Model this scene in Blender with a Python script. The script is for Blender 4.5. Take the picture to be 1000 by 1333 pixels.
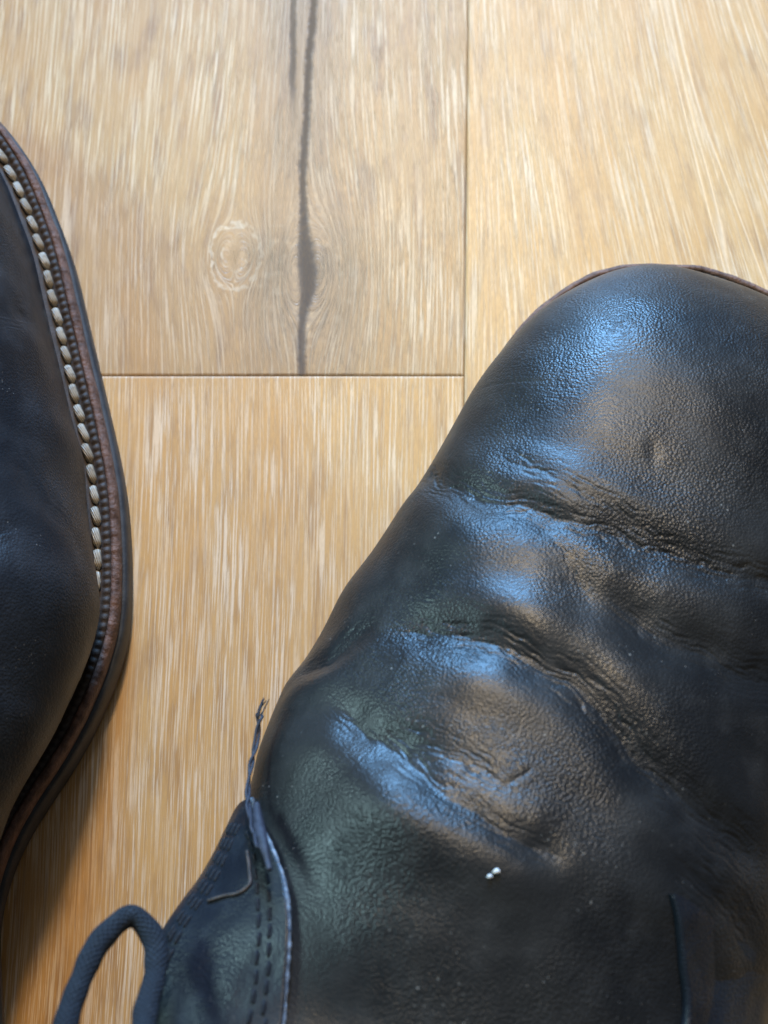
import bpy, math, random
import numpy as np

# ------------------------------------------------------------------ camera, world, lights, exposure
for o in list(bpy.data.objects):
    bpy.data.objects.remove(o)
SC = bpy.context.scene
COL = SC.collection
rng = random.Random(7)

cam_d = bpy.data.cameras.new('camera')
cam = bpy.data.objects.new('camera', cam_d)
COL.objects.link(cam)
TILT = math.radians(17.0)
DIST = 0.345
cam.location = (0.0, -DIST * math.sin(TILT), DIST * math.cos(TILT))
cam.rotation_euler = (TILT, 0, 0)
cam_d.sensor_fit = 'HORIZONTAL'
cam_d.sensor_width = 36.0
cam_d.lens = 72.0
cam_d.clip_start = 0.01
cam_d.clip_end = 50.0
cam_d.dof.use_dof = True
cam_d.dof.focus_distance = 0.312
cam_d.dof.aperture_fstop = 24.0
SC.camera = cam

world = bpy.data.worlds.new('World')
SC.world = world
world.use_nodes = True
wb = world.node_tree.nodes['Background']
wb.inputs['Color'].default_value = (0.80, 0.92, 1.0, 1)
wb.inputs['Strength'].default_value = 0.07


def area(name, loc, target, size, size_y, energy, color):
    d = bpy.data.lights.new(name, 'AREA')
    d.shape = 'RECTANGLE'
    d.size = size
    d.size_y = size_y
    d.energy = energy
    d.color = color
    o = bpy.data.objects.new(name, d)
    COL.objects.link(o)
    o.location = loc
    from mathutils import Vector
    v = Vector(target) - Vector(loc)
    o.rotation_euler = v.to_track_quat('-Z', 'Y').to_euler()
    return o


# a daylight window across the room, a second window to the left, a warm hanging lamp
area('window_light_front', (-0.12, 2.6, 1.12), (0, 0, 0.05), 0.65, 0.85, 190, (0.23, 0.54, 1.0))
area('upper_sheen_fill', (0.20, 1.3, 1.6), (0, 0, 0.05), 0.4, 0.25, 10, (0.72, 0.82, 1.0))  # upper fill lamp added for the pale sheen on the far floor
area('window_light_left', (-2.2, 0.7, 1.3), (0, 0, 0.05), 0.7, 0.9, 52, (0.60, 0.95, 1.0))
area('hanging_lamp_light', (0.02, 0.66, 1.15), (0, 0, 0.05), 0.10, 0.10, 11.5, (1.0, 0.75, 0.43))
area('pale_ceiling_bounce', (0.3, 0.9, 2.5), (0, 0, 0.0), 2.6, 1.8, 7, (1.0, 0.88, 0.72))

SC.view_settings.view_transform = 'Standard'
SC.view_settings.look = 'None'
SC.view_settings.gamma = 1.0
SC.view_settings.use_curve_mapping = False
SC.view_settings.exposure = 0.06

# ------------------------------------------------------------------ numeric helpers
#SHAPE_BEGIN
import numpy as np


def spl(xs, ys, x):
    """monotone-ish cubic interpolation (finite-difference Hermite)"""
    xs = np.asarray(xs, float); ys = np.asarray(ys, float); x = np.asarray(x, float)
    d = np.diff(ys) / np.diff(xs)
    m = np.empty_like(ys)
    m[0], m[-1] = d[0], d[-1]
    h = np.diff(xs)
    with np.errstate(all='ignore'):
        m[1:-1] = np.where(d[1:] * d[:-1] > 0, (h[1:] + h[:-1]) / (h[1:] / np.where(d[:-1] == 0, 1e-9, d[:-1]) + h[:-1] / np.where(d[1:] == 0, 1e-9, d[1:])), 0)
    xc = np.clip(x, xs[0], xs[-1])
    i = np.clip(np.searchsorted(xs, xc, side='right') - 1, 0, len(xs) - 2)
    t = (xc - xs[i]) / h[i]
    t2, t3 = t * t, t * t * t
    return (2 * t3 - 3 * t2 + 1) * ys[i] + (t3 - 2 * t2 + t) * h[i] * m[i] + (-2 * t3 + 3 * t2) * ys[i + 1] + (t3 - t2) * h[i] * m[i + 1]


LEN = 322.0
_perm = np.random.RandomState(11).permutation(256)
_grad = np.stack([np.cos(np.arange(256) * 2.399), np.sin(np.arange(256) * 2.399)], 1)


def perlin(x, y, seed=0):
    x = np.asarray(x, float) + seed * 17.31; y = np.asarray(y, float) + seed * 9.77
    xi = np.floor(x).astype(int); yi = np.floor(y).astype(int)
    xf = x - xi; yf = y - yi

    def g(ix, iy, dx, dy):
        hsh = _perm[(_perm[ix & 255] + iy) & 255]
        v = _grad[hsh]
        return v[..., 0] * dx + v[..., 1] * dy
    u = xf * xf * xf * (xf * (xf * 6 - 15) + 10); v = yf * yf * yf * (yf * (yf * 6 - 15) + 10)
    a = g(xi, yi, xf, yf) * (1 - u) + g(xi + 1, yi, xf - 1, yf) * u
    b = g(xi, yi + 1, xf, yf - 1) * (1 - u) + g(xi + 1, yi + 1, xf - 1, yf - 1) * u
    return (a * (1 - v) + b * v) * 1.5


# half-widths of the upper (mm) by distance s from the toe tip, medial and lateral; sqrt spacing keeps the toe round
S_M = [0, 1.5, 5, 12, 21, 32, 43, 53, 63, 78, 96, 107, 115, 126, 136, 150, 169, 190, 230, 270, 300, 316, 320.5, 322]
U_M_RIGHT = [0, 7.8, 14.2, 21.2, 27.6, 32.2, 35.4, 37.0, 38.8, 42.6, 46.6, 49.0, 51.0, 50.6, 49.4, 50.0, 53.0, 50, 42, 36, 30, 16.5, 8, 0]
U_M_LEFT = [0, 6.4, 11.6, 17.2, 22.4, 26.6, 30.4, 33.2, 36.0, 39.8, 43.8, 45.6, 46.8, 47.8, 46.6, 42.6, 34.0, 29, 29, 30, 27, 16, 8, 0]
WHICH = 'right'
S_L = [0, 1.5, 5, 12, 21, 32, 45, 65, 85, 110, 130, 150, 180, 230, 270, 300, 316, 320.5, 322]
U_L = [0, 21, 30, 37.5, 43.5, 47.5, 50.5, 53.5, 55.5, 56.5, 55, 51, 46, 40, 36, 30, 17, 8, 0]


def half_width(s, side):
    q = np.sqrt(np.clip(s, 0, LEN)) if True else s
    if side < 0:
        return spl(np.sqrt(S_M), U_M_RIGHT if WHICH == 'right' else U_M_LEFT, q)
    return spl(np.sqrt(S_L), U_L, q)


def inset(s, side=-1):
    if WHICH == 'left':
        return spl([0, 20, 35, 51, 66, 95, 118, 140, 160, 175, 220, 300, 322], [-0.5, -0.6, -0.6, 0.2, 0.9, 1.6, 4.0, 7.2, 10.0, 12.0, 9, 4, 2], s)
    return spl([0, 8, 20, 40, 60, 125, 165, 220, 300, 322], [-1.3, -0.5, 2.2, 6.4, 8.3, 9.0, 19, 12, 4, 2], s) - (2.2 * np.clip(1 - np.asarray(s) / 40.0, 0, 1) if side > 0 else 0.0)


def bulge_z(s):
    if WHICH == 'left':
        return spl([0, 20, 60, 110, 140, 170, 220, 322], [20, 20, 24, 31, 38, 46, 46, 40], s)
    return spl([0, 20, 60, 110, 140, 170, 220, 322], [25, 27, 29, 32, 40, 54, 50, 40], s)


def top_h(s):
    base = spl([0, 20, 40, 60, 80, 100, 120, 135, 150, 165, 178, 190, 205, 240, 322], [50, 53.5, 56, 58.5, 61.5, 65.5, 70.5, 74.2, 74.0, 73.0, 76, 96, 140, 220, 250], s)
    r = np.clip(1 - s / 42.0, 0, 1)
    k = np.clip(1 - r ** 2.2, 0, 1) ** (1 / 2.1)
    b0 = 25.2
    return b0 + (base - b0) * k


def crown_x(s):
    return spl([0, 40, 90, 140, 322], [6, 4, -3, -4, 0], s)


def sect_n(s):
    return spl([0, 30, 70, 110, 140, 170, 220, 322], [2.15, 2.35, 2.3, 2.05, 1.85, 1.9, 2.3, 2.3], s)


TB = 0.2


def surf(s, t, side):
    """point (x, s, z) in mm; t=0 feather edge at the welt, t=1 crown"""
    s, t = np.broadcast_arrays(np.asarray(s, float), np.asarray(t, float))
    U = half_width(s, side); zb = bulge_z(s); h = np.maximum(top_h(s), zb + 0.15); c = crown_x(s) * np.clip(U / 25, 0, 1); n = sect_n(s)
    ins = np.clip(inset(s, side), -6, U * 0.5)
    e = 0.4
    m = (half_width(s + e, side) - half_width(np.maximum(s - e, 0), side)) / (e + np.minimum(e, s))
    ln = np.sqrt(1 + m * m)
    lo = np.clip(t / TB, 0, 1)
    k = ins * (1 - np.sin(lo * math_pi / 2))
    xl = U - k / ln
    sl = s + k * m / ln
    zl = 15 + (zb - 15) * lo
    ph = np.clip((t - TB) / (1 - TB), 0, 1) * math_pi / 2
    cx = np.clip(np.cos(ph), 0, 1) ** (2 / n)
    sz = np.clip(np.sin(ph), 0, 1) ** (2 / n)
    cc = side * c
    xu = cc + (U - cc) * cx
    zu = zb + (h - zb) * sz
    low = t < TB
    return np.stack([side * np.where(low, xl, xu), np.where(low, sl, s), np.where(low, zl, zu)], -1)


math_pi = np.pi


def base_grid(s_arr, nt):
    """full vamp grid: rows along s, columns from medial feather over the crown to lateral feather"""
    # even spacing around the arc: t chosen so superellipse corners are not starved
    k = np.linspace(0, 1, nt)
    tt = np.where(k < 0.14, k / 0.14 * TB, TB + (1 - TB) * ((k - 0.14) / 0.86))
    e = np.clip((tt - TB) / (1 - TB), 0, 1)
    e2 = e + 0.09 * np.sin(2 * np.pi * e) * -1 * 0.55
    tt = np.where(k < 0.14, tt, TB + (1 - TB) * e2)
    S, T = np.meshgrid(s_arr, tt, indexing='ij')
    M = surf(S, T, -1)
    L = surf(S, T, 1)[:, ::-1]
    return np.concatenate([M, L[:, 1:]], 1)


def grid_normals(P):
    du = np.gradient(P, axis=0); dv = np.gradient(P, axis=1)
    n = np.cross(dv, du)
    ln = np.linalg.norm(n, axis=-1, keepdims=True)
    return n / np.maximum(ln, 1e-9)


VAMP_S = np.concatenate([(np.linspace(0, 1, 170) ** 2) * 30, np.linspace(30, 176, 620)[1:]])
#SHAPE_END

# creases of the vamp, boot-local (x, s, z) in mm, from the medial to the lateral side
CREASES = {
 'A': [(-38.5, 63.4, 35.0), (-32.2, 69.5, 50.7), (-26.5, 71.3, 55.3), (-16.3, 71.5, 59.0), (-6.2, 71.8, 60.2), (4.0, 72.7, 60.1), (14.3, 72.1, 59.1), (29.3, 70.7, 54.9), (40, 70, 46)],
 'A2': [(-20.7, 73.6, 58.3), (-12.6, 75.6, 60.3), (-7.1, 79.4, 61.4), (-2.5, 85.3, 62.4), (2.6, 89.1, 63.0)],
 'A0': [(-28.1, 61.0, 51.9), (-18.5, 63.4, 57.0), (-7.6, 65.7, 59.2), (2.6, 67.7, 59.5), (13.9, 70.7, 58.9)],
 'D': [(0.1, 81.8, 61.8), (10.0, 87.9, 62.2), (22.6, 88.8, 60.0), (33.6, 89.1, 56.1), (43, 89, 48)],
 'B': [(-35.6, 101.4, 56.3), (-24.4, 99.9, 62.2), (-16.1, 99.3, 64.4), (-6.9, 100.8, 65.7), (0.8, 102.6, 66.0), (8.2, 106.7, 66.3), (16.2, 112.2, 66.2), (26.0, 116.3, 64.2), (37.1, 120.4, 59.6), (42.0, 122.7, 56.5)],
 'C': [(-40.7, 116.0, 55.8), (-32.2, 120.7, 63.1), (-23.3, 125.1, 68.4), (-15.9, 127.7, 71.4), (-7.2, 130.1, 73.5), (2.3, 131.8, 73.8), (9.8, 133.0, 73.1)],
 'C0': [(-31.5, 119.2, 63.3), (-19.1, 121.0, 68.8), (-11.3, 122.2, 70.7), (-5.2, 124.2, 71.7), (0.1, 126.6, 72.3)],
 'hook': [(-7.3, 124.2, 71.6), (-4.5, 121.6, 71.0), (-1.8, 118.4, 70.0)],
 'E': [(-49.8, 113.7, 40.6), (-42.6, 109.0, 51.6), (-38.6, 102.9, 53.9), (-35.7, 98.5, 55.4)],
 'G': [(-23.2, 143.5, 74.1), (-16.2, 145.3, 77.2), (-10.6, 147.3, 79.2), (-4.2, 151.4, 81.4)],
 'H': [(21.2, 123.9, 67.6), (30.7, 127.1, 64.6), (45.7, 136.5, 55.7)],
}
# name: (valley depth, valley width, rear swell, front swell, swell distance, wrinkle amplitude, wrinkle band half-width)
CREASE_SHAPE = {
 'A': (0.90, 3.3, 0.75, 0.45, 7.0, 0.15, 3.6),
 'A2': (0.50, 3.6, 0.1, 0.35, 6.0, 0.05, 3.4),
 'A0': (0.30, 2.6, 0.05, 0.1, 3.5, 0.10, 3.0),
 'D': (0.75, 3.8, 0.4, 0.35, 6.5, 0.12, 4.8),
 'B': (1.05, 3.8, 0.6, 0.7, 7.0, 0.14, 4.6),
 'C': (0.95, 3.2, 0.8, 0.3, 6.8, 0.09, 3.0),
 'C0': (0.50, 3.8, 0.0, 0.1, 5.0, 0.11, 3.6),
 'hook': (0.08, 0.5, 0.05, 0.08, 1.2, 0.04, 1.2),
 'E': (0.50, 3.0, 0.5, 0.35, 5.0, 0.09, 4.2),
 'G': (0.35, 3.4, 0.1, 0.1, 5.0, 0.06, 4.5),
 'H': (0.55, 4.2, 0.3, 0.3, 6.0, 0.12, 5.5),
}


def dense(pts, n):
    p = np.asarray(pts, float)
    a = np.concatenate([[0], np.cumsum(np.linalg.norm(np.diff(p, axis=0), axis=1))])
    u = np.linspace(0, a[-1], n)
    # Catmull-Rom through the points, chord-length parameter
    i = np.clip(np.searchsorted(a, u, side='right') - 1, 0, len(p) - 2)
    m = np.gradient(p, a, axis=0)
    h = (a[i + 1] - a[i])[:, None]; t = ((u - a[i]) / (a[i + 1] - a[i]))[:, None]
    return (2*t**3 - 3*t**2 + 1) * p[i] + (t**3 - 2*t**2 + t) * h * m[i] + (-2*t**3 + 3*t**2) * p[i+1] + (t**3 - t**2) * h * m[i+1], u


def crease_field(P, amp=1.0, seed=0):
    """outward displacement (mm) of every base point"""
    shp = P.shape[:-1]
    X = P.reshape(-1, 3)
    disp = np.zeros(len(X))
    for ci, (k, pts) in enumerate(CREASES.items()):
        dep, wid, rear, front, sd, wr, band = CREASE_SHAPE[k]
        reach = sd * 2.6 + band
        c, u = dense(pts, 70)
        lo = c.min(0) - reach; hi = c.max(0) + reach
        idx = np.nonzero(((X > lo) & (X < hi)).all(1))[0]
        Q = X[idx]
        d2 = np.full(len(Q), 1e9); j = np.zeros(len(Q), int)
        for q in range(len(c)):
            dd = ((Q - c[q]) ** 2).sum(1)
            m = dd < d2
            d2[m] = dd[m]; j[m] = q
        tan = np.gradient(c, axis=0); tan /= np.linalg.norm(tan, axis=1, keepdims=True)
        rel = Q - c[j]
        along = u[j] + (rel * tan[j]).sum(1)
        perp = rel - (rel * tan[j]).sum(1)[:, None] * tan[j]
        b = np.linalg.norm(perp, axis=1)
        over = np.maximum(0, np.maximum(-along, along - u[-1]))
        sgn = np.where(rel[:, 0] * -tan[j][:, 1] + rel[:, 1] * tan[j][:, 0] >= 0, 1.0, -1.0)
        b = b * sgn
        ends = min(10.0, u[-1] * 0.3)
        win = np.clip(np.minimum(along, u[-1] - along) / ends, 0, 1)
        win = win * win * (3 - 2 * win)
        wob = perlin(along / 9, b / 14, ci + 1 + seed) * 0.9 + perlin(along / 3, b / 6, ci + 31 + seed) * 0.3
        bb = b + wob
        g = -dep * np.exp(-(bb / wid) ** 2) * (0.95 + 0.25 * perlin(along / 9, b * 0 + 3.3, ci + seed))
        g += rear * np.exp(-((b - sd) / (sd * 0.75)) ** 2) * (b > -sd) + front * np.exp(-((b + sd) / (sd * 0.75)) ** 2)
        g -= 0.12 * dep * np.exp(-(bb / 0.6) ** 2)
        env = np.exp(-(bb / band) ** 2)
        fine = 0.0
        for lay, (gap, ln_, am) in enumerate(((1.35, 7.0, 1.0), (0.8, 4.5, 0.55))):
            ph = bb / gap + 0.85 * perlin(along / ln_, bb / 3.5, ci + 91 + lay * 7 + seed) + 0.25 * perlin(along / 2.0, bb / 2.0, ci + 95 + lay + seed)
            row = np.floor(ph)
            fr = ph - row - 0.5
            on = np.clip(perlin(along / (ln_ * 0.8), row * 3.71 + 0.5, ci + 131 + lay + seed) * 1.6 + 0.55, 0, 1)
            fine = fine - am * on * (np.exp(-(fr / 0.17) ** 2) - 0.25 * np.exp(-((np.abs(fr) - 0.34) / 0.14) ** 2))
        g += 1.35 * wr * env * fine
        disp[idx] += g * win * np.exp(-(over / 3) ** 2)
    disp *= amp
    # cushions of leather between the creases: (x, s, half-size x, half-size s, height)
    for bx, bs, rx_, rs_, bh in ((-11, 92, 9, 8, 1.3), (-25, 84, 8, 7, 0.9), (-18, 109, 9, 6.5, 0.5), (-22, 136, 12, 8.5, 1.7), (-43, 93, 6, 7, 1.1), (-44, 128, 7, 11, 1.7), (18, 99, 12, 7, 0.8), (24, 104, 10, 7, 0.5), (0, 64, 13, 5, 0.35)):
        disp += amp * bh * np.exp(-((X[:, 0] - bx) / rx_) ** 2 - ((X[:, 1] - bs) / rs_) ** 2)
    # uneven leather at hand scale, and the dimple in the toe
    disp += 0.25 * perlin(X[:, 0] / 17, X[:, 1] / 15, 3 + seed) * np.clip((X[:, 2] - 30) / 15, 0, 1)
    disp += 0.045 * perlin(X[:, 0] / 6, X[:, 1] / 5, 5 + seed) * np.clip((X[:, 2] - 30) / 15, 0, 1)
    if seed == 0:
        disp -= 0.13 * np.exp(-((X[:, 0] - 2.6 - 0.25 * (X[:, 1] - 54)) / 1.4) ** 2 - ((X[:, 1] - 53.6) / 2.8) ** 2)
        disp -= 0.10 * np.exp(-((X[:, 1] - 44.5 + 0.1 * (X[:, 0] + 28)) / 0.35) ** 2 - ((X[:, 0] + 27) / 6) ** 4)
    return disp.reshape(shp)


# ------------------------------------------------------------------ mesh and object helpers
MM = 0.001


def link(name, me, mat, parent=None):
    o = bpy.data.objects.new(name, me)
    COL.objects.link(o)
    if mat is not None and not me.materials:
        me.materials.append(mat)
    if parent is not None:
        o.parent = parent
    return o


def mesh_grid(name, P, close=False, flip=False, uv=None, smooth=True):
    """P (n, m, 3) in mm -> mesh in metres"""
    n, m = P.shape[:2]
    idx = np.arange(n * m).reshape(n, m)
    if close:
        idx = np.concatenate([idx, idx[:, :1]], 1)
    a, b, c, d = idx[:-1, :-1], idx[:-1, 1:], idx[1:, 1:], idx[1:, :-1]
    F = np.stack([a, b, c, d] if not flip else [a, d, c, b], -1).reshape(-1, 4)
    me = bpy.data.meshes.new(name)
    me.vertices.add(n * m)
    me.vertices.foreach_set('co', (P.reshape(-1, 3) * MM).astype(np.float32).ravel())
    me.loops.add(F.size)
    me.loops.foreach_set('vertex_index', F.ravel().astype(np.int32))
    me.polygons.add(len(F))
    me.polygons.foreach_set('loop_start', np.arange(0, F.size, 4, dtype=np.int32))
    me.polygons.foreach_set('loop_total', np.full(len(F), 4, dtype=np.int32))
    if smooth:
        me.polygons.foreach_set('use_smooth', np.ones(len(F), dtype=bool))
    if uv is not None:
        # uv per grid vertex (n, m(+1 when closed), 2)
        ui = np.arange(uv.shape[0] * uv.shape[1]).reshape(uv.shape[:2])
        a, b, c, d = ui[:-1, :-1], ui[:-1, 1:], ui[1:, 1:], ui[1:, :-1]
        UF = np.stack([a, b, c, d] if not flip else [a, d, c, b], -1).reshape(-1)
        lay = me.uv_layers.new(name='UVMap')
        lay.data.foreach_set('uv', uv.reshape(-1, 2)[UF].astype(np.float32).ravel())
    me.update(calc_edges=True)
    me.validate()
    return me


def tube(name, pts, rad, nseg=14, n=80, twist=0.0):
    c, u = dense(pts, n)
    T = np.gradient(c, axis=0); T /= np.linalg.norm(T, axis=1, keepdims=True)
    N = np.zeros_like(T)
    v = np.array([0, 0, 1.0]) if abs(T[0, 2]) < 0.9 else np.array([1.0, 0, 0])
    for i in range(n):
        v = v - T[i] * (v @ T[i]); v /= np.linalg.norm(v); N[i] = v
    B = np.cross(T, N)
    ang = np.linspace(0, 2 * np.pi, nseg, endpoint=False)
    r = np.broadcast_to(np.asarray(rad, float), (n,))
    A = ang[None] + twist * u[:, None]
    P = c[:, None] + r[:, None, None] * (np.cos(A)[..., None] * N[:, None] + np.sin(A)[..., None] * B[:, None])
    P[0] = c[0] + (P[0] - c[0]) * 0.3; P[-1] = c[-1] + (P[-1] - c[-1]) * 0.3
    uv = np.zeros((n, nseg + 1, 2)); uv[..., 0] = np.linspace(0, 1, nseg + 1)[None]; uv[..., 1] = u[:, None]
    return mesh_grid(name, P, close=True, flip=True, uv=uv)


# ------------------------------------------------------------------ materials
class NT:
    def __init__(self, name):
        self.m = bpy.data.materials.new(name)
        self.m.use_nodes = True
        self.t = self.m.node_tree
        self.bsdf = self.t.nodes['Principled BSDF']

    def n(self, typ, **kw):
        nd = self.t.nodes.new(typ)
        for k, v in kw.items():
            setattr(nd, k, v)
        return nd

    def put(self, sock, v):
        if isinstance(v, bpy.types.NodeSocket):
            self.t.links.new(v, sock)
        else:
            sock.default_value = v

    def math(self, op, a, b=0.0, c=0.0, clamp=False):
        nd = self.n('ShaderNodeMath', operation=op, use_clamp=clamp)
        for s, v in zip(nd.inputs, (a, b, c)):
            self.put(s, v)
        return nd.outputs[0]

    def obj(self):
        return self.n('ShaderNodeTexCoord').outputs['Object']

    def uv(self):
        return self.n('ShaderNodeTexCoord').outputs['UV']

    def sep(self, v):
        nd = self.n('ShaderNodeSeparateXYZ'); self.put(nd.inputs[0], v)
        return nd.outputs

    def comb(self, x, y, z):
        nd = self.n('ShaderNodeCombineXYZ')
        for s, v in zip(nd.inputs, (x, y, z)):
            self.put(s, v)
        return nd.outputs[0]

    def vmath(self, op, a, b):
        nd = self.n('ShaderNodeVectorMath', operation=op)
        self.put(nd.inputs[0], a); self.put(nd.inputs[1], b)
        return nd.outputs[0]

    def noise(self, vec, scale, detail=2.0, rough=0.5, dist=0.0):
        nd = self.n('ShaderNodeTexNoise')
        self.put(nd.inputs['Vector'], vec)
        nd.inputs['Scale'].default_value = scale
        nd.inputs['Detail'].default_value = detail
        nd.inputs['Roughness'].default_value = rough
        nd.inputs['Distortion'].default_value = dist
        return nd.outputs['Fac']

    def voro(self, vec, scale, feature='F1', out='Distance', rnd=1.0):
        nd = self.n('ShaderNodeTexVoronoi', feature=feature)
        self.put(nd.inputs['Vector'], vec)
        nd.inputs['Scale'].default_value = scale
        nd.inputs['Randomness'].default_value = rnd
        return nd.outputs[out]

    def ramp(self, v, lo, hi, a=0.0, b=1.0, smooth=True):
        nd = self.n('ShaderNodeMapRange')
        nd.interpolation_type = 'SMOOTHSTEP' if smooth else 'LINEAR'
        self.put(nd.inputs['Value'], v)
        for k, x in (('From Min', lo), ('From Max', hi), ('To Min', a), ('To Max', b)):
            self.put(nd.inputs[k], x)
        return nd.outputs[0]

    def mix(self, f, a, b, typ='MIX'):
        nd = self.n('ShaderNodeMix', data_type='RGBA', blend_type=typ)
        self.put(nd.inputs[0], f)
        self.put(nd.inputs[6], a if isinstance(a, bpy.types.NodeSocket) else (*a, 1))
        self.put(nd.inputs[7], b if isinstance(b, bpy.types.NodeSocket) else (*b, 1))
        return nd.outputs[2]

    def bump(self, h, dist, strength=1.0, prev=None):
        nd = self.n('ShaderNodeBump')
        nd.inputs['Strength'].default_value = strength
        nd.inputs['Distance'].default_value = dist
        self.put(nd.inputs['Height'], h)
        if prev is not None:
            self.put(nd.inputs['Normal'], prev)
        return nd.outputs[0]

    def out(self, col=None, rough=None, normal=None, spec=None):
        if col is not None:
            self.put(self.bsdf.inputs['Base Color'], col if isinstance(col, bpy.types.NodeSocket) else (*col, 1))
        if rough is not None:
            self.put(self.bsdf.inputs['Roughness'], rough)
        if normal is not None:
            self.put(self.bsdf.inputs['Normal'], normal)
        if spec is not None:
            self.put(self.bsdf.inputs['Specular IOR Level'], spec)
        return self.m


def leather_mat(name, dark, pale, dust=1.0, grain=1.0, spec=0.30, dull=0.0):
    k = NT(name)
    v = k.obj()
    warp = k.n('ShaderNodeTexNoise'); k.put(warp.inputs['Vector'], v); warp.inputs['Scale'].default_value = 260
    vv = k.vmath('ADD', v, k.vmath('MULTIPLY', warp.outputs['Color'], (0.0005, 0.0005, 0.0005)))
    big = k.noise(v, 38, 4, 0.6)
    mid = k.noise(v, 150, 4, 0.65)
    col = k.mix(k.ramp(big, 0.35, 0.7), dark, pale)
    col = k.mix(k.math('MULTIPLY', k.ramp(mid, 0.45, 0.75), 0.35), col, tuple(c * 1.9 for c in pale))
    # pale dust and lint caught in the grain
    sp = k.voro(v, 420, 'F1')
    cl = k.noise(v, 55, 2)
    dm = k.math('MULTIPLY', k.ramp(sp, 0.12, 0.05), k.ramp(cl, 0.55, 0.68))
    sp2 = k.voro(k.vmath('ADD', v, (0.3, 0.2, 0.1)), 900, 'F1')
    dm2 = k.math('MULTIPLY', k.ramp(sp2, 0.13, 0.06), k.ramp(k.noise(k.vmath('ADD', v, (1, 2, 3)), 90, 2), 0.55, 0.7))
    dm = k.math('MULTIPLY', k.math('MAXIMUM', k.math('MULTIPLY', dm, 0.45), k.math('MULTIPLY', dm2, 0.6)), dust)
    col = k.mix(dm, col, (0.30, 0.29, 0.27))
    peb = k.voro(vv, 1900, 'F1')
    pat = k.ramp(k.noise(v, 45, 3), 0.35, 0.65, 0.35, 1.15)
    h = k.math('MULTIPLY', k.ramp(peb, 0.05, 0.8, 1.0, 0.0, False), pat)
    h = k.math('ADD', h, k.math('MULTIPLY', k.noise(v, 2600, 2), 0.5))
    rough = k.ramp(k.noise(v, 60, 5, 0.65), 0.3, 0.7, 0.30 + dull, 0.41 + dull)
    return k.out(col, rough, k.bump(h, 0.00010 * grain, 0.8), spec)


M = {}
M['leather'] = leather_mat('black_leather', (0.008, 0.0085, 0.0095), (0.018, 0.018, 0.018))
M['leather_skylit'] = leather_mat('skylight_tinted_black_leather', (0.007, 0.009, 0.014), (0.015, 0.019, 0.025), 0.5, 0.9)  # black leather with the bluish skylight put into its colour

M['leather_dull'] = leather_mat('dull_skylight_tinted_leather', (0.007, 0.009, 0.013), (0.016, 0.019, 0.024), 0.9, 1.1, 0.16, 0.10)  # left boot: skylight tint in the colour again, less gloss


def plain(name, col, col2, scale, rough, bscale, bdist, spec=0.4):
    k = NT(name)
    v = k.obj()
    c = k.mix(k.ramp(k.noise(v, scale, 4, 0.6), 0.3, 0.7), col, col2)
    return k.out(c, rough, k.bump(k.noise(v, bscale, 3, 0.6), bdist, 0.8), spec)


M['welt'] = plain('dark_welt_leather', (0.030, 0.021, 0.016), (0.055, 0.038, 0.030), 350, 0.68, 2200, 0.00015)
M['welt_edge'] = plain('brown_raw_leather_edge', (0.070, 0.036, 0.025), (0.175, 0.095, 0.068), 420, 0.7, 1500, 0.0004)
M['rubber'] = plain('black_sole_rubber', (0.020, 0.022, 0.026), (0.042, 0.045, 0.050), 200, 0.6, 1500, 0.0001)
M['lining'] = plain('brown_lining_leather', (0.06, 0.035, 0.02), (0.09, 0.055, 0.03), 120, 0.7, 900, 0.0001)
M['dark_thread'] = plain('navy_thread', (0.010, 0.012, 0.022), (0.028, 0.032, 0.052), 900, 0.6, 4000, 0.00012)
M['rust_thread'] = plain('brown_thread', (0.025, 0.020, 0.020), (0.07, 0.052, 0.046), 900, 0.6, 4000, 0.00012)
M['flap_thread'] = plain('black_seam_thread', (0.005, 0.006, 0.009), (0.016, 0.018, 0.024), 900, 0.75, 4000, 0.00015, 0.2)
M['raw_edge'] = plain('pale_blue_raw_edge', (0.035, 0.05, 0.075), (0.24, 0.29, 0.36), 500, 0.8, 2200, 0.0005)
M['lint'] = plain('white_lint', (0.6, 0.6, 0.6), (0.8, 0.8, 0.8), 900, 0.8, 4000, 0.0001)
M['metal'] = plain('dark_eyelet_metal', (0.06, 0.055, 0.05), (0.1, 0.09, 0.08), 300, 0.35, 2000, 0.00005)
M['metal'].node_tree.nodes['Principled BSDF'].inputs['Metallic'].default_value = 0.9


def stitch_mat():
    k = NT('waxed_cream_thread')
    v = k.obj()
    x, y, z = k.sep(v)
    ln = k.math('SINE', k.math('ADD', k.math('MULTIPLY', x, 16000.0), k.math('MULTIPLY', y, 3000.0)))
    info = k.n('ShaderNodeObjectInfo').outputs['Random']
    c = k.mix(info, (0.46, 0.41, 0.33), (0.30, 0.245, 0.175))
    c = k.mix(k.math('MULTIPLY', k.ramp(ln, 0.1, 0.9), 0.45), c, (0.16, 0.11, 0.07))
    c = k.mix(k.ramp(k.noise(k.vmath('ADD', v, k.comb(info, info, 0)), 900, 3), 0.5, 0.75, 0, 0.6), c, (0.10, 0.07, 0.05))
    return k.out(c, 0.45, k.bump(ln, 0.00012, 0.6), 0.5)


M['stitch'] = stitch_mat()


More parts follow.
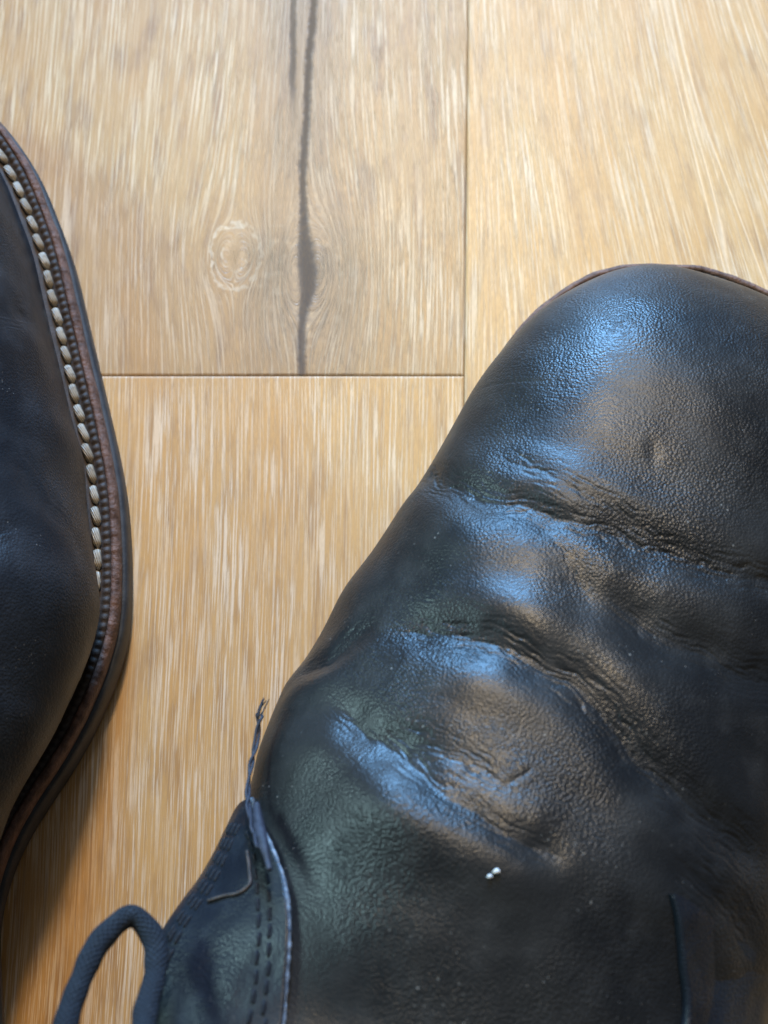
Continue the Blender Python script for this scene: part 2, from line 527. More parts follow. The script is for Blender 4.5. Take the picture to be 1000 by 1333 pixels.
def lace_mat():
    k = NT('navy_braided_lace')
    u, v, _ = k.sep(k.uv())
    a = k.math('SINE', k.math('ADD', k.math('MULTIPLY', u, 6.2832 * 12), k.math('MULTIPLY', v, 5.6)))
    b = k.math('SINE', k.math('SUBTRACT', k.math('MULTIPLY', u, 6.2832 * 12), k.math('MULTIPLY', v, 5.6)))
    h = k.math('MAXIMUM', a, b)
    o = k.obj()
    fz = k.noise(o, 1100, 5, 0.75)
    c = k.mix(k.ramp(h, 0.0, 1.0), (0.009, 0.012, 0.019), (0.020, 0.028, 0.040))
    c = k.mix(k.ramp(fz, 0.55, 0.75, 0, 0.6), c, (0.07, 0.09, 0.12))
    return k.out(c, 0.8, k.bump(k.math('ADD', k.math('MULTIPLY', h, 1.0), k.math('MULTIPLY', fz, 3.0)), 0.00022, 0.9), 0.25)


M['lace'] = lace_mat()


def oak_mat(name, kind, tone=(0.0, 0.0, 0.0)):
    """limed oak: long pale pores over honey wood; x across the plank, y along it (millimetres)"""
    k = NT(name)
    o = k.obj()
    p = k.vmath('MULTIPLY', o, (1000, 1000, 1000))
    if kind == 'plain_random':
        r = k.n('ShaderNodeObjectInfo').outputs['Random']
        p = k.vmath('ADD', p, k.comb(k.math('MULTIPLY', r, 4000.0), k.math('MULTIPLY', r, 9000.0), 0))
    x, y, _ = k.sep(p)
    x0, y0 = x, y
    wav = k.noise(k.comb(k.math('MULTIPLY', x, 0.02), k.math('MULTIPLY', y, 0.010), 0.0), 1.0, 0)
    x = k.math('ADD', x, k.math('MULTIPLY', k.math('SUBTRACT', wav, 0.5), 5.0))
    extra = None
    if kind == 'knot':
        # grain streams round a small knot at (kx, ky)
        kx, ky, a2 = -54.0, 30.5, 34.0
        dx = k.math('SUBTRACT', x0, kx); dy = k.math('SUBTRACT', y0, ky)
        r2 = k.math('ADD', k.math('MULTIPLY', dx, dx), k.math('MULTIPLY', k.math('MULTIPLY', dy, dy), 0.42))
        q = k.math('DIVIDE', a2, k.math('ADD', r2, 9.0))
        x = k.math('SUBTRACT', x, k.math('MULTIPLY', dx, q))
        y = k.math('ADD', y, k.math('MULTIPLY', k.math('MULTIPLY', dy, q), 1.0))
        # second swirl: the healed branch beside the split
        dx2 = k.math('SUBTRACT', x0, -37.0); dy2 = k.math('SUBTRACT', y0, 27.0)
        r22 = k.math('ADD', k.math('MULTIPLY', dx2, dx2), k.math('MULTIPLY', k.math('MULTIPLY', dy2, dy2), 0.22))
        q2 = k.math('DIVIDE', 60.0, k.math('ADD', r22, 26.0))
        x = k.math('SUBTRACT', x, k.math('MULTIPLY', dx2, q2))
        rk = k.math('SQRT', r2)
    if kind == 'cathedral':
        # grain fans out to the right as it comes down
        f = k.math('MULTIPLY', k.math('MAXIMUM', k.math('SUBTRACT', x0, 4.0), 0.0), 0.0034)
        x = k.math('ADD', x, k.math('MULTIPLY', f, k.math('SUBTRACT', y0, 60.0)))
    def stroke(sx, sy, lo, hi, seed, det=2.0):
        return k.ramp(k.noise(k.comb(k.math('MULTIPLY', x, sx), k.math('MULTIPLY', y, sy), seed), 1.0, det, 0.55), lo, hi)
    dens = k.noise(k.comb(k.math('MULTIPLY', x, 0.10), k.math('MULTIPLY', y, 0.03), 7.0), 1.0, 3)
    tone_n = k.noise(k.comb(k.math('MULTIPLY', x, 0.06), k.math('MULTIPLY', y, 0.012), 3.0), 1.0, 4, 0.6)
    patch = k.noise(k.comb(k.math('MULTIPLY', x, 0.25), k.math('MULTIPLY', y, 0.05), 12.0), 1.0, 3, 0.6)
    honey, tan, brown = (0.46, 0.235, 0.066), (0.475, 0.27, 0.096), (0.28, 0.14, 0.05)
    honey, tan, brown = [tuple(max(0.02, c + d) for c, d in zip(q_, tone)) for q_ in (honey, tan, brown)]
    col = k.mix(k.ramp(tone_n, 0.32, 0.66), honey, tan)
    col = k.mix(k.math('MULTIPLY', k.ramp(patch, 0.46, 0.72), 0.7), col, brown)
    dk = stroke(1.6, 0.04, 0.57, 0.68, 21.0)
    col = k.mix(k.math('MULTIPLY', dk, 0.5), col, (0.24, 0.13, 0.06))
    w1 = stroke(2.0, 0.034, 0.53, 0.59, 1.0, 2.0)
    w2 = stroke(3.8, 0.060, 0.53, 0.60, 5.0, 2.0)
    w3 = stroke(1.2, 0.026, 0.585, 0.65, 9.0, 3.0)
    dm = k.ramp(dens, 0.3, 0.66, 0.30, 1.0)
    white = k.math('MULTIPLY', k.math('MAXIMUM', k.math('MAXIMUM', k.math('MULTIPLY', w1, 0.85), k.math('MULTIPLY', w2, 0.65)), w3), dm)
    if kind == 'cathedral':
        # a few broad pale growth lines
        gl = k.noise(k.comb(k.math('MULTIPLY', x, 0.16), k.math('MULTIPLY', y, 0.006), 31.0), 1.0, 1)
        line = k.ramp(k.math('ABSOLUTE', k.math('SUBTRACT', gl, 0.52)), 0.0, 0.018, 1.0, 0.0)
        line = k.math('MULTIPLY', line, k.ramp(x0, 30.0, 55.0))
        white = k.math('MAXIMUM', white, k.math('MULTIPLY', line, 0.8))
    col = k.mix(k.math('MULTIPLY', white, {'knot': 0.55, 'cathedral': 0.6}.get(kind, 0.72)), col, (0.76, 0.64, 0.49))
    h = k.math('MULTIPLY', white, -1.0)
    if kind == 'knot':
        # knot eye, pale rings round it
        ring = k.math('SINE', k.math('MULTIPLY', k.math('ADD', rk, k.math('MULTIPLY', k.noise(p, 0.22, 3), 4.5)), 1.75))
        rm = k.math('MULTIPLY', k.ramp(ring, 0.35, 0.95), k.ramp(rk, 9.5, 4.0))
        rm = k.math('MULTIPLY', rm, k.ramp(k.noise(p, 0.5, 2), 0.35, 0.55))
        col = k.mix(k.math('MULTIPLY', rm, 0.75), col, (0.70, 0.60, 0.46))
        col = k.mix(k.ramp(rk, 3.4, 2.2, 0, 0.9), col, (0.43, 0.255, 0.115))
        # split: two dark lines at the far end joining into one
        cv = k.n('ShaderNodeFloatCurve')
        fy = k.math('DIVIDE', y0, 110.0)
        k.put(cv.inputs['Value'], fy)
        c = cv.mapping.curves[0]
        pts = [(0.0, 0.50), (0.12, 0.49), (0.22, 0.56), (0.27, 0.53), (0.35, 0.50), (0.46, 0.47), (0.6, 0.50), (0.75, 0.52), (0.9, 0.57), (1.0, 0.58)]
        c.points[0].location = pts[0]; c.points[1].location = pts[-1]
        for q_ in pts[1:-1]:
            c.points.new(*q_)
        cv.mapping.update()
        xc = k.math('ADD', k.math('MULTIPLY', k.math('SUBTRACT', cv.outputs[0], 0.5), 20.0), -37.6)
        jag = k.math('MULTIPLY', k.math('SUBTRACT', k.noise(p, 0.30, 5, 0.7), 0.5), 2.2)
        d1 = k.math('ABSOLUTE', k.math('SUBTRACT', k.math('ADD', x0, jag), xc))
        wid = k.ramp(k.math('ABSOLUTE', k.math('SUBTRACT', y0, 27.0)), 0.0, 15.0, 3.0, 1.25)
        crack = k.ramp(d1, k.math('MULTIPLY', wid, 0.15), k.math('MULTIPLY', wid, 1.2), 1.0, 0.0)
        fill = k.ramp(k.noise(k.comb(k.math('MULTIPLY', x0, 0.2), k.math('MULTIPLY', y0, 0.16), 2.0), 1.0, 2), 0.80, 0.86)
        xc2 = k.math('ADD', -41.2, k.math('MULTIPLY', k.math('SUBTRACT', y0, 95.0), -0.01))
        d2 = k.math('ABSOLUTE', k.math('SUBTRACT', k.math('ADD', x0, k.math('MULTIPLY', jag, 0.7)), xc2))
        crack2 = k.math('MULTIPLY', k.ramp(d2, 0.25, 1.2, 1.0, 0.0), k.ramp(y0, 62.0, 82.0, 0.0, 0.85))
        # mineral stain round the split
        sx = k.math('SUBTRACT', x0, -37.0); sy = k.math('SUBTRACT', y0, 24.0)
        rs = k.math('SQRT', k.math('ADD', k.math('MULTIPLY', sx, sx), k.math('MULTIPLY', k.math('MULTIPLY', sy, sy), 0.30)))
        rs = k.math('ADD', rs, k.math('MULTIPLY', k.math('SUBTRACT', k.noise(p, 0.2, 4, 0.65), 0.5), 12.0))
        stain = k.ramp(rs, 2.0, 27.0, 0.85, 0.0)
        st2 = k.math('MULTIPLY', k.ramp(k.math('ABSOLUTE', k.math('SUBTRACT', x0, -39.0)), 0.0, 17.0, 0.65, 0.0), k.ramp(y0, 15.0, 60.0))
        col = k.mix(k.math('MAXIMUM', stain, st2), col, (0.15, 0.105, 0.07))
        pale = k.math('MULTIPLY', k.ramp(rs, 4.0, 9.0, 0.0, 1.0), k.ramp(rs, 13.0, 9.0, 0.0, 1.0))
        pale = k.math('MULTIPLY', pale, k.ramp(k.noise(p, 0.45, 3), 0.5, 0.66))
        col = k.mix(k.math('MULTIPLY', pale, 0.10), col, (0.66, 0.56, 0.43))
        ck = k.math('MAXIMUM', crack, crack2)
        ccol = k.mix(fill, (0.115, 0.095, 0.085), (0.60, 0.53, 0.44))
        col = k.mix(k.math('MULTIPLY', ck, 0.78), col, ccol)
        h = k.math('SUBTRACT', h, k.math('MULTIPLY', ck, 2.0))
    gr = k.noise(k.comb(k.math('MULTIPLY', x, 5.0), k.math('MULTIPLY', y, 0.6), 0.0), 1.0, 3, 0.6)
    col = k.mix(k.ramp(gr, 0.35, 0.7, 0.0, 0.25), col, (0.30, 0.18, 0.09))
    h = k.math('ADD', h, k.math('MULTIPLY', gr, 0.5))
    rough = k.ramp(gr, 0.3, 0.7, 0.36, 0.46)
    spec = 0.6
    if kind == 'knot':
        rough = k.math('MAXIMUM', rough, k.math('MULTIPLY', ck, 0.95))
        spec = k.math('SUBTRACT', 0.6, k.math('MULTIPLY', ck, 0.5))
    return k.out(col, rough, k.bump(h, 0.00010, 0.5), spec)


M['oak_knot'] = oak_mat('limed_oak_with_knot', 'knot', (-0.13, -0.065, -0.012))
M['oak_plain'] = oak_mat('limed_oak_honey', 'plain')
M['oak_fan'] = oak_mat('limed_oak_fanned_grain', 'cathedral', (0.02, 0.025, 0.022))
M['oak_any'] = oak_mat('limed_oak', 'plain_random')
M['subfloor'] = plain('dark_plank_joint', (0.10, 0.07, 0.045), (0.16, 0.115, 0.075), 60, 0.9, 300, 0.0002, 0.1)

# ------------------------------------------------------------------ floor of planks
LEAN = math.radians(1.45)          # joints lean slightly off the camera's vertical
JX, JY = 18.6, 32.9                # the corner where three planks meet


def wpt(x, y):
    """plank frame -> world (mm); long joints lean, end joints stay level"""
    return JX + x + y * math.tan(LEAN), JY + y


sub = bpy.data.meshes.new('floor')
E_ = 0.75
sub.from_pydata([(-E_, -E_, -0.0016), (E_, -E_, -0.0016), (E_, E_, -0.0016), (-E_, E_, -0.0016)], [], [(0, 1, 2, 3)])
floor = link('floor', sub, M['subfloor'])
floor['kind'] = 'structure'


def plank(x0, x1, y0, y1, mat):
    """bevelled board; object origin at the shared corner so the grain runs on in its own frame"""
    g, bv, dz = 0.05, 0.55, 0.22
    V = []
    for ins_, z in ((g, -1.5), (g, -dz), (g + bv * 0.35, -dz * 0.35), (g + bv, 0.0)):
        for (a, b) in ((x0 + ins_, y0 + ins_), (x1 - ins_, y0 + ins_), (x1 - ins_, y1 - ins_), (x0 + ins_, y1 - ins_)):
            V.append(((a + b * math.tan(LEAN)) * MM, b * MM, z * MM))
    F = [(12, 13, 14, 15)]
    for r in range(3):
        for q in range(4):
            F.append((r * 4 + q, r * 4 + (q + 1) % 4, r * 4 + 4 + (q + 1) % 4, r * 4 + 4 + q))
    me = bpy.data.meshes.new('plank')
    me.from_pydata(V, [], F)
    o = link('plank', me, mat, floor)
    o.location = (JX * MM, JY * MM, 0)
    return o


PW = 148.0
plank(-PW, 0, 0, 640, M['oak_knot'])
plank(-PW, 0, -700, 0, M['oak_plain'])
plank(0, PW, -260, 640, M['oak_fan'])
plank(0, PW, -700, -260, M['oak_any'])
cuts = {-4: [-700, -150, 640], -3: [-700, 210, 640], -2: [-700, -330, 640], 1: [-700, 120, 640], 2: [-700, -90, 640], 3: [-700, 330, 640]}
for i, c in cuts.items():
    for a, b in zip(c[:-1], c[1:]):
        plank(i * PW, (i + 1) * PW, a, b, M['oak_any'])

# ------------------------------------------------------------------ boots
def capsule_mesh(name, L, W, H):
    """a plump thread stitch lying along y, its ends diving into the leather"""
    n, m = 9, 8
    P = np.zeros((n, m, 3))
    for i in range(n):
        f = -1 + 2 * i / (n - 1)
        r = max(0.04, (1 - abs(f) ** 5)) ** 0.55
        for j in range(m):
            a = 2 * math.pi * j / m
            P[i, j] = (W / 2 * r * math.cos(a), f * L / 2, H / 2 * r * math.sin(a) - 0.55 * H * abs(f) ** 3.5)
    return mesh_grid(name, P, close=True, flip=True)


STITCH_ME = capsule_mesh('welt_stitch', 4.9, 1.8, 1.4)
STITCH_ME.materials.append(M['stitch'])
FINE_ME = capsule_mesh('seam_stitch', 2.9, 0.8, 0.75)
FINE_ME.materials.append(M['flap_thread'])


def feather_loop():
    """plan loop (x, s) where the upper meets the welt, medial heel -> toe -> lateral heel, evenly spaced"""
    s = np.concatenate([np.linspace(0, 1, 120) ** 2 * 40, np.linspace(40, 290, 240)[1:], LEN - (np.linspace(1, 0, 60)[1:] ** 2) * 32])
    a = surf(s, 0.0, -1)[:, :2][::-1]
    b = surf(s, 0.0, 1)[:, :2]
    c = np.concatenate([a, b[1:-1]], 0)
    c = np.concatenate([c, c[:1]], 0)
    d = np.concatenate([[0], np.cumsum(np.linalg.norm(np.diff(c, axis=0), axis=1))])
    n = 2600
    u = np.linspace(0, d[-1], n + 1)[:-1]
    r = np.stack([np.interp(u, d, c[:, 0]), np.interp(u, d, c[:, 1])], 1)
    w = 25                                   # smooth the corners
    k = np.ones(w) / w
    for _ in range(3):
        r = np.stack([np.convolve(np.concatenate([r[-w:, i], r[:, i], r[:w, i]]), k, 'same')[w:-w] for i in (0, 1)], 1)
    t = np.roll(r, -3, 0) - np.roll(r, 3, 0)
    t /= np.linalg.norm(t, axis=1, keepdims=True)
    nrm = np.stack([-t[:, 1], t[:, 0]], 1)
    cen = r.mean(0)
    if ((r - cen) * nrm).sum() < 0:
        nrm = -nrm
    return r, nrm, t, u, d[-1]




def solve_t(s, f, target):
    """t with f(surf)=target for monotone f, per s"""
    lo = np.full_like(s, TB); hi = np.ones_like(s)
    for _ in range(40):
        mid = (lo + hi) / 2
        v = f(s, mid)
        up = v < target
        lo = np.where(up, mid, lo); hi = np.where(up, hi, mid)
    return (lo + hi) / 2


COLLAR = lambda s: spl([150, 185, 230, 280, 322], [128, 138, 140, 146, 152], s)  # shaft top, out of view; raised to shade the floor beside the boots
FACE = {-1: ([137, 140, 143, 149, 157, 164, 171, 185, 322], [47.0, 44.6, 41.6, 36.2, 32.0, 30.0, 28.2, 27, 27]),
        1: ([131.5, 133, 136, 141, 150, 160, 171, 185, 322], [25.0, 26.0, 27.6, 29.8, 33.0, 33.5, 32, 30, 30])}


def quarter_grid(side, off, n=300, m=90):
    sh = 0.0 if WHICH == 'right' else 44.0
    s0 = FACE[side][0][0] + sh
    s = s0 + (LEN - s0) * np.linspace(0, 1, n) ** 1.7
    s[-25:] = LEN - (LEN - s[-25]) * (np.linspace(1, 0, 25) ** 2)
    xf = np.minimum(spl(FACE[side][0], FACE[side][1], s - sh), half_width(s, side) - 0.3)
    tf = solve_t(s, lambda a, t: -surf(a, t, side)[..., 0] * side, -xf)
    tc = solve_t(s, lambda a, t: surf(a, t, side)[..., 2], COLLAR(s))
    ttop = np.minimum(tf, tc)
    if side < 0:
        tlow = spl([137, 139, 142, 150, 158, 166, 322], [0.40, 0.31, 0.27, 0.22, 0.12, 0.0, 0.0], s - sh)
    else:
        tlow = spl([131.5, 134, 138, 150, 166, 322], [0.70, 0.55, 0.4, 0.2, 0.0, 0.0], s - sh)
    tlow = np.minimum(tlow, ttop - 1e-3)
    T = tlow[:, None] + (ttop - tlow)[:, None] * np.linspace(0, 1, m)[None]
    S = np.repeat(s[:, None], m, 1)
    P = surf(S, T, side)
    e = 0.02
    du = surf(S + 0.3, T, side) - surf(S - 0.3, T, side)
    dv = surf(S, np.minimum(T + 0.004, 1), side) - surf(S, np.maximum(T - 0.004, 0), side)
    N = np.cross(dv, du) * (1 if side < 0 else -1)
    N /= np.maximum(np.linalg.norm(N, axis=-1, keepdims=True), 1e-9)
    if side < 0:
        o = off * np.ones_like(T)
    else:
        # the lateral front edge is skived into the vamp, only the facing edge stands proud
        k = np.clip((T - (ttop[:, None] - 0.12)) / 0.12, 0, 1)
        fr = np.clip((S - s0) / 30, 0, 1)
        o = off * np.maximum(fr, k * 1.0) - 0.5 * (1 - np.maximum(fr, k))
    o = o + 0.25 * perlin(S / 14, T * 8, 40 + side) + 0.1 * perlin(S / 5, T * 22, 44)
    return P + N * o[..., None], N, s, ttop


def make_boot(name, label, group, tip, rot, mir, amp, seed, leather):
    """mir=1 right boot, -1 left boot"""
    global WHICH
    WHICH = 'right' if mir > 0 else 'left'
    FL, FN, FT, FU, FTOT = feather_loop()
    sg = np.array([mir, -1.0, 1.0])                       # local frame: +Y points to the toe
    fl = mir < 0

    def loc(P):
        return P * sg
    root = bpy.data.objects.new(name, None)
    COL.objects.link(root)
    root.location = (tip[0] * MM, tip[1] * MM, 0)
    root.rotation_euler = (0, 0, rot)
    root['label'] = label
    root['category'] = 'boot'
    root['group'] = group

    # vamp with its creases
    B = base_grid(VAMP_S, 330 if mir > 0 else 200)
    N = grid_normals(B)
    dsp = crease_field(B, amp, seed)
    # nothing moves at the feather edge or the very tip
    edge = np.clip((B[..., 2] - 15) / 12, 0, 1) * np.clip(B[..., 1] / 3, 0, 1)
    V = B + N * (dsp * edge)[..., None]
    link('vamp', mesh_grid('vamp', loc(V), flip=not fl), leather, root)

    # quarters wrap the heel and carry the lacing
    for side in (-1, 1):
        Q, QN, s, tt = quarter_grid(side, 1.9)
        me = mesh_grid('quarter', loc(Q), flip=(not fl) if side < 0 else fl)
        q = link('quarter', me, M['leather_skylit'], root)
        md = q.modifiers.new('thickness', 'SOLIDIFY')
        md.thickness = 1.7 * MM
        md.offset = -1
        edge_pts = Q[:, -1] + QN[:, -1] * -0.6
        cut = s < 186 + (0 if mir > 0 else 20)
        ep = edge_pts[cut]
        if side < 0 and mir > 0:
            c = ep[8::3]
            rr = np.clip(0.34 + 0.22 * perlin(np.arange(220) / 17.0, np.zeros(220) + 0.5, 8) + 0.16 * perlin(np.arange(220) / 4.1, np.zeros(220) + 0.5, 9), 0.12, 1)
            link('raw_edge', tube('raw_edge', loc(c), rr, 10, 220), M['raw_edge'], q)
        else:
            link('raw_edge', tube('raw_edge', loc(ep[4::3]), 0.26, 8, 160), M['leather_skylit'], q)
        # seam stitches: two rows along the facing, three along the lower front edge
        for d in ((3.0, 5.2) if side < 0 and mir > 0 else ()):
            acc = 0.0
            for i in range(1, int(cut.sum())):
                j = max(0, Q.shape[1] - 1 - int(round(d / max(0.05, np.linalg.norm(Q[i, -1] - Q[i, 0]) / (Q.shape[1] - 1)))))
                if j < 12 or s[i] < s[0] + 6:
                    continue
                jp = max(0, Q.shape[1] - 1 - int(round(d / max(0.05, np.linalg.norm(Q[i - 1, -1] - Q[i - 1, 0]) / (Q.shape[1] - 1)))))
                acc += np.linalg.norm(Q[i, j] - Q[i - 1, jp])
                if acc > 3.0:
                    acc = 0.0
                    place_stitch(Q[i, j] + QN[i, j] * 0.05, Q[i, -1] - Q[i - 1, -1], QN[i, j], sg, q)
        if side < 0 and mir > 0:
            for d in (1.6, 3.6, 5.6):
                acc = 0.0
                for i in range(1, Q.shape[0]):
                    if s[i] < s[0] + 4 or s[i] > 176:
                        continue
                    tgt = 0.315 + d * 0.0135
                    # column whose height is near the chosen line
                    zc = surf(s[i], tgt, side)
                    j = int(np.argmin(np.linalg.norm(Q[i] - zc, axis=1)))
                    zp = surf(s[i - 1], tgt, side)
                    acc += np.linalg.norm(zc - zp)
                    if acc > 2.9:
                        acc = 0.0
                        place_stitch(Q[i, j] + QN[i, j] * 0.1, zc - zp, QN[i, j], sg, q)

    # welt: stitched leather rim with a wheeled bead
    def rim(prof, bead=False):
        d = np.array([p[0] for p in prof]); z = np.array([p[1] for p in prof])
        P = np.zeros((len(FL), len(prof), 3))
        P[..., :2] = FL[:, None] + FN[:, None] * d[None, :, None]
        P[..., 2] = z[None]
        return P
    bead_prof = [(-2.5, 15.2), (0.3, 15.1), (1.0, 14.6), (1.9, 14.3), (2.9, 14.4), (3.3, 14.7), (3.6, 15.2), (4.1, 15.45), (4.6, 15.3), (4.9, 14.9), (5.1, 14.4), (5.1, 10.6)]
    P = rim(bead_prof)
    bd = 0.5 + 0.5 * np.cos(FU * 2 * np.pi / (FTOT / round(FTOT / 1.75)))
    for j, a in ((5, 0.15), (6, 0.38), (7, 0.48), (8, 0.38), (9, 0.2)):
        P[:, j, 2] -= a * (1 - bd ** 0.6)
    P[:, 1:11, 2] += 0.12 * perlin(FU / 4, FU * 0 + 0.7, 71)[:, None]
    welt = link('welt', mesh_grid('welt', loc(np.concatenate([P, P[:1]], 0)), flip=not fl), M['welt'], root)
    ep = [(4.9, 13.0), (4.95, 14.6), (5.2, 15.15), (5.6, 15.3), (6.0, 15.15), (6.4, 14.8), (6.75, 14.1), (6.85, 13.0), (6.8, 11.8), (6.7, 10.4)]
    P = rim(ep)
    nz = 0.22 * perlin(FU / 3.0, FU * 0 + 0.3, 81) + 0.12 * perlin(FU / 0.9, FU * 0 + 0.3, 83)
    P[:, 2:8, 2] += nz[:, None]
    P[:, 3:9, :2] += FN[:, None] * (0.2 * perlin(FU / 5.0, FU * 0 + 0.9, 85))[:, None, None]
    link('raw_edge', mesh_grid('welt_edge', loc(np.concatenate([P, P[:1]], 0)), flip=not fl), M['welt_edge'], welt)
    # one thread stitch after another in the channel
    step = FTOT / round(FTOT / 4.75)
    a = 0.0
    while a < FTOT - 1:
        i = int(a / FTOT * len(FL))
        pos = np.array([*(FL[i] + FN[i] * (2.05 + rng.uniform(-0.15, 0.15))), 15.25 + rng.uniform(-0.1, 0.1)])
        o = bpy.data.objects.new('stitch', STITCH_ME)
        COL.objects.link(o)
        o.parent = welt
        o.location = pos * sg * MM
        tx, ty = FT[i] * sg[:2]
        o.rotation_euler = (rng.uniform(-0.06, 0.06), rng.uniform(-0.12, 0.12), math.atan2(-tx, ty) + rng.uniform(-0.10, 0.06) * mir - 0.10 * mir)
        w = rng.uniform(0.92, 1.06)
        o.scale = (w, rng.uniform(0.94, 1.03), w)
        a += step

    # outsole, lifted under the arch, and heel block
    nl = len(FL)
    sb = FL[:, 1]
    lift = 6.5 * np.clip((sb - 145) / 45, 0, 1) ** 2 * (3 - 2 * np.clip((sb - 145) / 45, 0, 1))
    d = np.array([4.0, 7.1, 7.6, 7.8, 7.7, 6.8, 2.0])
    P = np.zeros((nl, 8, 3))
    P[:, :7, :2] = FL[:, None] + FN[:, None] * d[None, :, None]
    P[:, 7, 0] = 0; P[:, 7, 1] = FL[:, 1]
    z = [10.5, 10.5, 10.0, 8.0, 2.5, 0.6, 0.6, 0.6]
    for j in range(8):
        P[:, j, 2] = np.maximum(z[j], np.minimum(lift + z[j] * 0.4, 10.2)) if j > 2 else z[j]
    link('outsole', mesh_grid('outsole', loc(np.concatenate([P, P[:1]], 0)), flip=not fl), M['rubber'], root)
    hl = FL[sb > 232]; hn = FN[sb > 232]
    # order the heel arc medial front -> back -> lateral front
    order = np.argsort(np.arctan2(hl[:, 0], hl[:, 1] - 232))
    hl, hn = hl[order][::8], hn[order][::8]
    P = np.zeros((len(hl), 4, 3))
    for j, (dd, z) in enumerate(((7.3, 7.5), (7.3, 0.8), (6.6, 0.0), (-20.0, 0.0))):
        P[:, j, :2] = hl + hn * dd
        P[:, j, 2] = z
    link('heel', mesh_grid('heel', loc(np.concatenate([P, P[:1]], 0)), flip=fl), M['rubber'], root)
    # insole inside
    sI = np.linspace(3, LEN - 4, 60)
    m_ = surf(sI, 0.0, -1); l_ = surf(sI, 0.0, 1)
    k = np.linspace(0.02, 0.98, 9)[None, :, None]
    P = m_[:, None] * (1 - k) + l_[:, None] * k
    P[..., 2] = 16.5
    link('insole', mesh_grid('insole', loc(P), flip=not fl), M['lining'], root)
    return root


def place_stitch(pos, tan, nrm, sg, parent):
    from mathutils import Matrix, Vector
    t = np.asarray(tan) * sg; n = np.asarray(nrm) * sg
    t = t / max(1e-9, np.linalg.norm(t)); n = n - t * (n @ t); n = n / max(1e-9, np.linalg.norm(n))
    x = np.cross(t, n)
    o = bpy.data.objects.new('stitch', FINE_ME)
    COL.objects.link(o)
    o.parent = parent
    p = np.asarray(pos) * sg * MM
    o.matrix_local = Matrix(((x[0], t[0], n[0], p[0]), (x[1], t[1], n[1], p[1]), (x[2], t[2], n[2], p[2]), (0, 0, 0, 1)))


R_TIP, R_ROT = (65.1, 45.6), -math.radians(18.5)
L_TIP, L_ROT = (-111.0, 95.0), math.radians(2.5)
right = make_boot('boot', 'creased black leather boot with a lace loop, blue sheen on its toe', 'pair of boots', R_TIP, R_ROT, 1, 1.0, 0, M['leather'])
left = make_boot('boot', 'boot cut off by the left edge, pale stitches along its brown welt', 'pair of boots', L_TIP, L_ROT, -1, 0.8, 200, M['leather_dull'])


def bl(pts):
    p = np.asarray(pts, float)
    return p * np.array([1, -1, 1.0])


def lacing(root, mir):
    def q(pts):
        return np.asarray(pts, float) * np.array([mir, -1, 1.0])
    # bow: the loop that falls over the medial side, a second one on the lateral side, and two ends
    loop = [(-6, 186, 118), (-30, 190, 110), (-50, 188, 93), (-59.5, 182.8, 80.0), (-60.9, 174.7, 75.5), (-60.4, 167.2, 72.0), (-57.6, 162.9, 70.0), (-53.4, 164.8, 70.0), (-50.6, 169.4, 72.5), (-49.2, 175.2, 78.0), (-45, 182, 88), (-28, 186, 106), (-6, 184, 116)]
    if mir > 0:
        link('lace', tube('lace', q(loop), [1.9 + 0.10 * math.sin(i * 0.31) + 0.07 * math.sin(i * 0.83 + 1) for i in range(260)], 18, 260), M['lace'], root)
    loop2 = [(4, 186, 118), (28, 192, 112), (48, 190, 94), (58, 184, 78), (57, 174, 72), (50, 176, 78), (42, 184, 92), (26, 188, 108), (4, 184, 116)]
    link('lace', tube('lace', q(loop2), 2.3, 14, 160), M['lace'], root)
    for pts in ([(-3, 185, 118), (-16, 196, 118), (-34, 205, 108), (-50, 210, 84), (-54, 212, 60)], [(3, 185, 118), (18, 197, 118), (36, 206, 106), (50, 210, 82), (53, 212, 62)]):
        link('lace', tube('lace', q(pts), 2.3, 12, 80), M['lace'], root)
    link('lace', tube('lace_knot', q([(-6, 183, 116), (0, 180, 119.5), (6, 184, 117), (2, 189, 116), (-5, 187, 118)]), 2.9, 12, 60), M['lace'], root)
    for sx in (176.5, 184):
        zc = float(top_h(np.array(sx))) + 4.5
        link('lace', tube('lace', q([(-32, sx, zc - 6), (-18, sx, zc), (0, sx, zc + 1.5), (18, sx, zc), (33, sx, zc - 6)]), 2.2, 12, 60), M['lace'], root)


WHICH = 'right'
lacing(right, 1)
lacing(left, -1)

# loose twisted thread end standing off the front tip of the flap
thr = [(-51.4, 122.6, 52.5), (-50.3, 127.2, 53.0), (-49.4, 132.3, 55.0), (-47.7, 137.8, 58.5), (-45.2, 141.8, 63.5), (-41.6, 146.2, 69.5)]
c, u = dense(thr, 120)
strands = []
for ph in (0.0, math.pi):
    off = np.stack([np.cos(u * 0.6 + ph + 0.4 * np.sin(u * 0.7)), np.zeros_like(u), np.sin(u * 0.6 + ph + 0.4 * np.sin(u * 0.7))], 1) * (0.30 + 0.30 * np.clip(1 - u / 5, 0, 1))[:, None]
    strands.append(link('loose_thread', tube('loose_thread', bl((c + off)[::2]), 0.29, 8, 110), M['dark_thread'], right))
for q_ in range(9):
    a0 = np.array(thr[0]) + np.array([rng.uniform(-0.5, 0.5), 0.8, rng.uniform(-0.4, 0.4)])
    a1 = a0 + np.array([rng.uniform(-0.9, 0.7), -2.2 - rng.uniform(0, 1.6), rng.uniform(-0.3, 0.9)])
    am = (a0 + a1) / 2 + np.array([rng.uniform(-0.25, 0.25), 0, 0])
    link('fibre', tube('fibre', bl([a0, am, a1]), 0.11, 5, 10), M['dark_thread'], strands[q_ % 2])
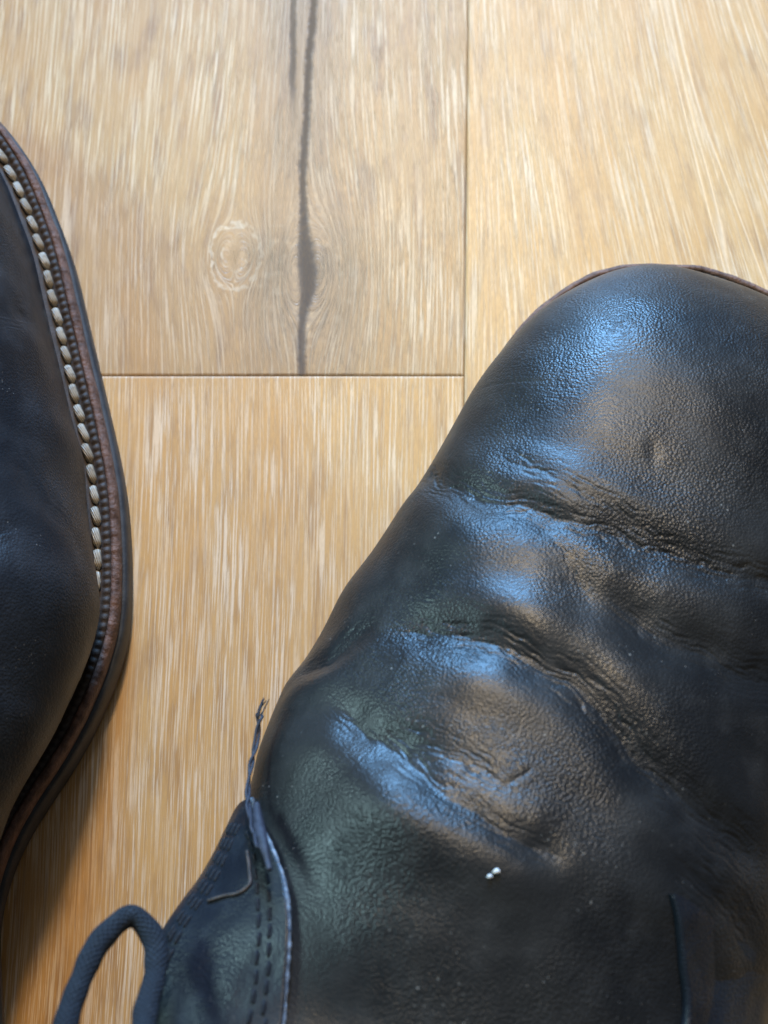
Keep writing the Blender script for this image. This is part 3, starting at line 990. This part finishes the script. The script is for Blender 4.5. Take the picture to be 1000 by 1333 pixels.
# thick end of the same thread pressed against the edge of the flap
link('thread_tail', tube('thread_tail', bl([(-45.6, 138.5, 60.5), (-43.8, 141.8, 64.0), (-41.0, 145.6, 68.6), (-38.6, 149.0, 71.2)]), [0.5 + 0.6 * math.sin(math.pi * min(1, i / 70)) for i in range(80)], 10, 80), M['dark_thread'], right)
# hooked bar tack on the flap
WHICH = 'right'
def on_quarter(s, t, off=2.1):
    p = surf(np.array(s), np.array(t), -1)
    a = surf(np.array(s + 0.3), np.array(t), -1) - surf(np.array(s - 0.3), np.array(t), -1)
    b = surf(np.array(s), np.array(t + 0.01), -1) - surf(np.array(s), np.array(t - 0.01), -1)
    n = np.cross(b, a); n /= np.linalg.norm(n)
    return p + n * off
tack = [on_quarter(s_, t_) for s_, t_ in ((147.0, 0.47), (150.0, 0.505), (152.6, 0.525), (154.2, 0.51), (155.6, 0.47), (157.4, 0.42))]
link('bar_tack', tube('bar_tack', bl(tack), 0.32, 8, 60), M['rust_thread'], right)

# two crumbs of lint on the vamp
def crumb(pos, r, label):
    n, m = 8, 10
    P = np.zeros((n, m, 3))
    for i in range(n):
        a = math.pi * i / (n - 1)
        for j in range(m):
            b = 2 * math.pi * j / m
            k_ = r * (1 + 0.25 * math.sin(3 * b + i))
            P[i, j] = (k_ * math.sin(a) * math.cos(b) * 1.25, k_ * math.sin(a) * math.sin(b) * 0.9, k_ * 0.7 * math.cos(a))
    o = link('lint_crumb', mesh_grid('lint_crumb', P, close=True), M['lint'])
    o.location = pos
    o['label'] = label
    o['category'] = 'lint'
    o['group'] = 'lint crumbs on the vamp'
    return o


def boot_world(x, s, z):
    ca, sa = math.cos(R_ROT), math.sin(R_ROT)
    return ((R_TIP[0] + x * ca + s * sa) * MM, (R_TIP[1] + x * sa - s * ca) * MM, z * MM)


def vamp_z(x, s):
    me = [c for c in right.children if c.name.startswith('vamp')][0].data
    co = np.empty(len(me.vertices) * 3, np.float32); me.vertices.foreach_get('co', co)
    co = co.reshape(-1, 3) / MM
    d = (co[:, 0] - x) ** 2 + (co[:, 1] + s) ** 2 - (co[:, 2] > 40) * 1e3
    return float(co[np.argmin(d), 2])


crumb(boot_world(-3.4, 137.6, vamp_z(-3.4, 137.6) + 0.25), 0.48, 'larger upper white lint crumb on the black vamp')
crumb(boot_world(-4.2, 138.7, vamp_z(-4.2, 138.7) + 0.2), 0.38, 'smaller lower white lint crumb on the black vamp')
